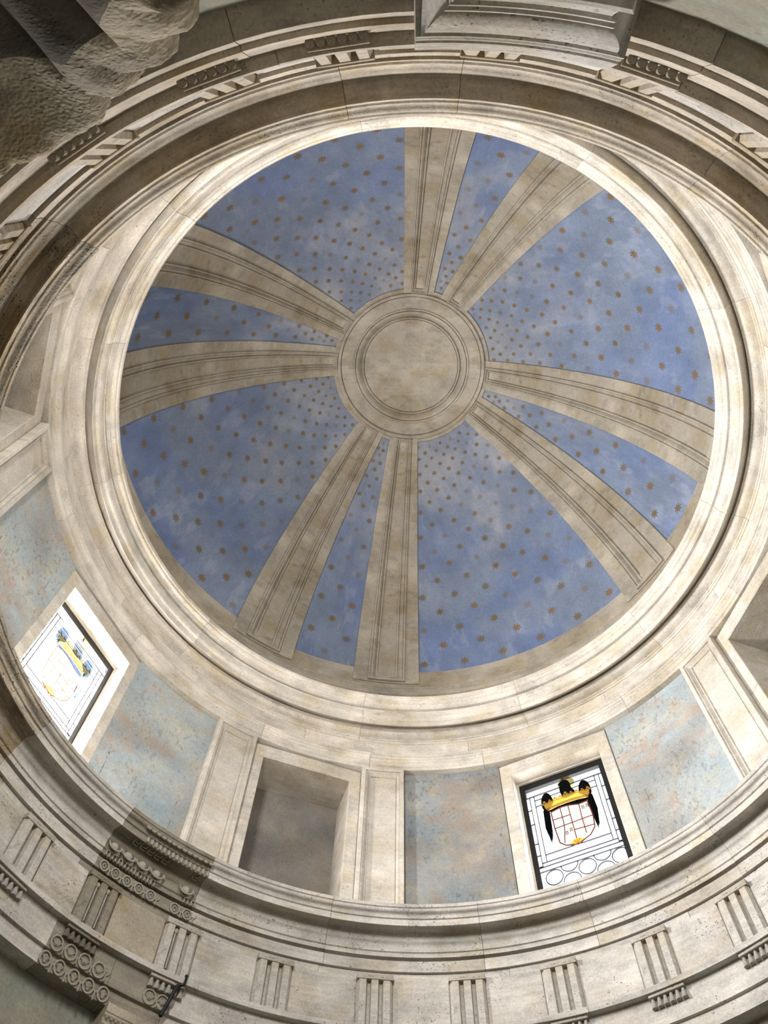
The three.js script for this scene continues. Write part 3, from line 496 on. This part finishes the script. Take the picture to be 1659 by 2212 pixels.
  for (let k = 0; k < 5; k++) { const a = -49.6 + k * 2.1; put('lotus_ring', heart, a, 2.324, 2.728, arch).scale.set(1.1, 1.15, 1); put('lotus_fan', fan, a, 2.326, 2.716, arch).scale.set(0.8, 0.8, 1); if (k < 4) put('lotus_stalk', tulip, a + 1.05, 2.325, 2.73, arch).scale.set(1.2, 1.3, 1); }
}

// ------------------------------------------------------------------ the lower storey
const low = mark(group('wall_lower'), 'plastered round wall of the lower storey under the architrave', 'wall', null, 'structure');
{
  const cuts = DOORS.map(([a]) => a).sort((a, b) => a - b), dh = 13.2;
  const pier = (a, b, k) => part('wall_pier', box(2.415, 2.98, -EYE, 2.70, a, b, 16, k), M.lower, low), nh = 10.6;
  pier(-64.5 + dh, 25.5 - dh, 1); pier(25.5 + dh, 115.5 - dh, 2); pier(115.5 + dh, 205.5 - nh, 3); pier(-154.5 + nh, -64.5 - dh, 4);
  cuts.forEach((a, k) => part('wall_over_door', box(2.415, 2.98, 0.85, 2.70, a - dh, a + dh, 10, k + 0.4), M.lower, low));
  part('wall_over_niche', box(2.415, 2.98, 1.95, 2.70, -154.5 - nh, -154.5 + nh, 10, 0.7), M.lower, low);
  part('niche_back', box(2.86, 2.98, -EYE, 1.95, -154.5 - nh, -154.5 + nh, 10, 0.9), M.lower, low);
  const fl = mark(group('floor'), 'round stone floor of the chapel', 'floor', null, 'structure');
  part('paving', sweep([[4.2, -EYE - 0.1], [4.2, -EYE], [0.001, -EYE]], -180, 180, 48), M.floor, fl);
  const gr = mark(group('ground'), 'paved courtyard outside the chapel', 'ground', null, 'structure');
  part('courtyard_paving', sweep([[30, -EYE - 0.12], [4.2, -EYE - 0.11]], -180, 180, 48), M.outside, gr);
}
{ // pilasters with moulded capitals
  const shaft = [[2.41, -EYE], [2.308, -EYE], [2.308, 2.16]], cap = [[2.308, 2.16], [2.294, 2.165], [2.288, 2.18], [2.294, 2.195], [2.302, 2.2], [2.302, 2.33], [2.292, 2.335], [2.292, 2.352], [2.298, 2.356], [2.298, 2.372], [2.286, 2.376], [2.286, 2.392], [2.293, 2.396], ...curve(2.292, 2.40, 2.252, 2.492, 'ovolo', 8), [2.244, 2.496], [2.244, 2.515], [2.250, 2.519], [2.241, 2.53], [2.241, 2.548], [2.246, 2.553], [2.236, 2.558], [2.233, 2.688]];
  const W = 4.55;
  const make = (parent) => {
    part('shaft', rebase(sweep(solid(shaft, 2.5), -W, W, 6, { closed: true }), 2.41, -EYE), M.pale, parent);
    const piece = (name, k0, k1, top, wide = (r) => (r > 2.4 ? top : 1 + Math.max(0, 2.308 - Math.min(2.308, r)) * 7.6)) => part(name, rebase(sweep(solid(cap.slice(k0, k1 + 1), 2.46), -W, W, 12, { closed: true, wide }), 2.41, -EYE), M.stone, parent);   // the capital spreads sideways as it projects
    piece('capital_neck', 0, 12, 1.1); piece('capital_bowl', 12, 22, 1.42); piece('abacus', 22, cap.length - 1, 1.56, () => 1.56);
  };
  const p1 = mark(group('wall_pilaster', 174.2, 2.41, -EYE), 'stone wall pilaster with moulded capital, at the top of the photo above the camera', 'pilaster'); make(p1);
  // the one under the carved stretch: a lower capital with rows of leaves and eggs
  const p2 = mark(group('wall_pilaster', -34.3, 2.41, -EYE), 'stone wall pilaster with carved capital, at the lower left under the carved entablature', 'pilaster');
  part('shaft', rebase(sweep(solid([[2.41, -EYE], [2.352, -EYE], [2.352, 2.42]], 2.5), -5.4, 5.4, 6, { closed: true }), 2.41, -EYE), M.pale, p2);
  part('carved_capital', rebase(sweep(solid([[2.352, 2.40], [2.336, 2.405], [2.334, 2.42], [2.340, 2.425], [2.340, 2.50], [2.326, 2.505], [2.326, 2.52], ...curve(2.334, 2.524, 2.310, 2.59, 'ovolo', 6), [2.306, 2.594], [2.306, 2.606], [2.316, 2.61], ...curve(2.314, 2.614, 2.300, 2.645, 'cyma', 4), [2.296, 2.648], [2.296, 2.69]], 2.46), -6.1, 6.1, 10, { closed: true }), 2.41, -EYE), M.ochre, p2);
  const at = (name, geo, a, r, h, sx, sy) => { const m = part(name, geo, M.relief, p2), f = rad(a); m.position.set(r * Math.sin(f), h + EYE, 2.41 - r * Math.cos(f)); m.rotation.y = -f; m.scale.set(sx, sy, 0.8); };
  const egg = new THREE.SphereGeometry(0.022, 10, 8), tongue = new THREE.CapsuleGeometry(0.007, 0.016, 3, 8), loop = new THREE.TorusGeometry(0.024, 0.004, 6, 16);
  for (let a = -5.5; a < 2.2; a += 1.35) { at('egg', egg, a, 2.318, 2.556, 0.8, 1.15); at('egg_shell', loop, a, 2.308, 2.556, 0.9, 1.2); }
  for (let a = -5.7; a < 1.5; a += 0.62) at('tongue', tongue, a, 2.304, 2.63, 0.9, 0.9);
  for (let a = -5.4; a < 2; a += 1.0) at('leaf', egg, a, 2.336, 2.462, 0.6, 1.4);
}
{ // iron hook in front of the carved architrave
  const pts = [[-31.9, 2.27, 2.965], [-31.95, 2.262, 2.93], [-32.15, 2.262, 2.905], [-32.55, 2.272, 2.905], [-32.75, 2.275, 2.895], [-33.2, 2.28, 2.82], [-33.62, 2.30, 2.745]].map((a) => P(...a)), b = pts[6].clone();
  const o = new THREE.Group(); o.name = numbered('iron_hook'); o.position.copy(b); scene.add(o); mark(o, 'black iron hook standing against the architrave at the lower left', 'hook');
  const loc = pts.map((p) => p.sub(b));
  part('hook_tip', new THREE.TubeGeometry(new THREE.CatmullRomCurve3(loc.slice(0, 4)), 16, 0.007, 8), M.iron, o);
  part('hook_shank', new THREE.TubeGeometry(new THREE.CatmullRomCurve3(loc.slice(3)), 16, 0.011, 8), M.iron, o);
  for (const k of [0, 6]) { const s = part(k ? 'wall_end' : 'tip_end', new THREE.SphereGeometry(k ? 0.0112 : 0.009, 10, 8), M.iron, o); s.position.copy(loc[k]); }
}
{ // the big carved shell above the altar niche (top left): a fluted bowl and a frilled lip that curls over at its ends
  const o = mark(group('stone_shell', -154.5, 2.41, 1.3), 'large rough carved scallop shell with a curled lip, top left over the altar niche', 'shell');
  const n = new ImprovedNoise(), C = 0.2;            // C: centre of the arch above the base
  // half width, half height and projection from the back of the bowl to the outer rim
  const prof = [[0.03, 0.04, -0.28], [0.14, 0.12, -0.27], [0.25, 0.21, -0.22], [0.34, 0.30, -0.13], [0.395, 0.36, -0.03], [0.43, 0.40, 0.05], [0.452, 0.43, 0.115], [0.464, 0.452, 0.155], [0.482, 0.485, 0.19], [0.515, 0.53, 0.215], [0.56, 0.58, 0.228], [0.60, 0.63, 0.22], [0.635, 0.665, 0.195], [0.655, 0.69, 0.155], [0.66, 0.695, 0.10], [0.655, 0.69, 0.02]].map((p) => new THREE.Vector3(...p));
  const line = new THREE.CatmullRomCurve3(prof);
  const make = (k0, k1, bowl) => {
    const NA = 320, sub = 6, rows = []; for (let k = k0; k < k1; k++) for (let s = 0; s < sub; s++) rows.push(k + s / sub); rows.push(k1);
    const pos = [], uv = [], idx = [];
    rows.forEach((f, j) => { for (let i = 0; i <= NA; i++) {
      const a = -0.04 + (Math.PI + 0.08) * i / NA, sa = Math.sin(a), ca = Math.cos(a);
      const at = line.getPoint(f / (prof.length - 1)); let A = at.x, B = at.y, z = at.z - 0.085 * sm(0.86, 1, sa) * sm(3, 6, f) * sm(10, 7.5, f);
      const lip = sm(6.4, 9, f), fl = Math.abs(Math.sin(a * 8)) ** 0.6, wob = n.noise(a * 2.2, 0.3, 4), fold = (Math.abs(Math.sin(a * 13 + wob * 1.2)) ** 0.7 - 0.6) * 0.026 * lip * sm(15.5, 11, f) * (0.4 + 0.6 * sm(0.2, -0.1, ca + 0.3));
      const inn = (1 - lip) * sm(0.4, 2.5, f) * 0.045 * (fl - 0.6); A -= inn; B -= inn;
      const px = ca * A, py = sa * B, n1 = n.noise(px * 8, py * 8, z * 8 + 3), n2 = n.noise(px * 26, py * 26, z * 26), n3 = n.noise(px * 70, py * 70, z * 70), r = lip * (n1 * 0.020 + n2 * 0.010 + n3 * 0.0045) + fold;
      z += r * 0.8 - lip * 0.05 * (1 - Math.max(0, sa)); A += r * 0.5; B += r * 0.5;
      pos.push(ca * A, sa * B + C, z); uv.push(ca * A / 1.3, (sa * B + z * (bowl ? 1.2 : 0.7)) / 1.3);
      if (i < NA && j < rows.length - 1) { const q = j * (NA + 1) + i; idx.push(q, q + 1, q + NA + 2, q, q + NA + 2, q + NA + 1); }
    } });
    const g = new THREE.BufferGeometry(); g.setAttribute('position', new THREE.Float32BufferAttribute(pos, 3)); g.setAttribute('uv', new THREE.Float32BufferAttribute(uv, 2)); g.setIndex(idx); g.computeVertexNormals(); return g;
  };
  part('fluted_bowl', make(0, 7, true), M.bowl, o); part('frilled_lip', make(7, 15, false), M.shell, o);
  const rough = (g, k) => { g = g.clone(); const p = g.attributes.position, q = g.attributes.normal; for (let i = 0; i < p.count; i++) { const d = n.noise(p.getX(i) * 22 + k, p.getY(i) * 22, p.getZ(i) * 22) * 0.012 + n.noise(p.getX(i) * 60, p.getY(i) * 60 + k, p.getZ(i) * 60) * 0.005; p.setXYZ(i, p.getX(i) + q.getX(i) * d, p.getY(i) + q.getY(i) * d, p.getZ(i) + q.getZ(i) * d); } g.computeVertexNormals(); return g; };
  for (const s of [-1, 1]) {
    const c = part('lip_curl', rough(new THREE.TorusGeometry(0.034, 0.02, 20, 40), s), M.shell, o); c.position.set(s * 0.555, 0.135, 0.232); c.rotation.set(Math.PI / 2 - 0.25, 0.1, 0); c.scale.set(1.0, 1, 0.9);
    for (const [x, y, z, r, a, b] of [[0.645, 0.17, 0.13, 0.055, 1.2, 0.9], [0.70, 0.06, 0.10, 0.07, 1.1, 0.9], [0.485, 0.14, 0.17, 0.035, 0.8, 1.4]]) { const d = part('lip_end', rough(new THREE.SphereGeometry(r, 32, 24), s * x * 9), M.shell, o); d.position.set(s * x, y, z); d.scale.set(a, b, 0.8); }
  }
}
renderer.render(scene, camera);
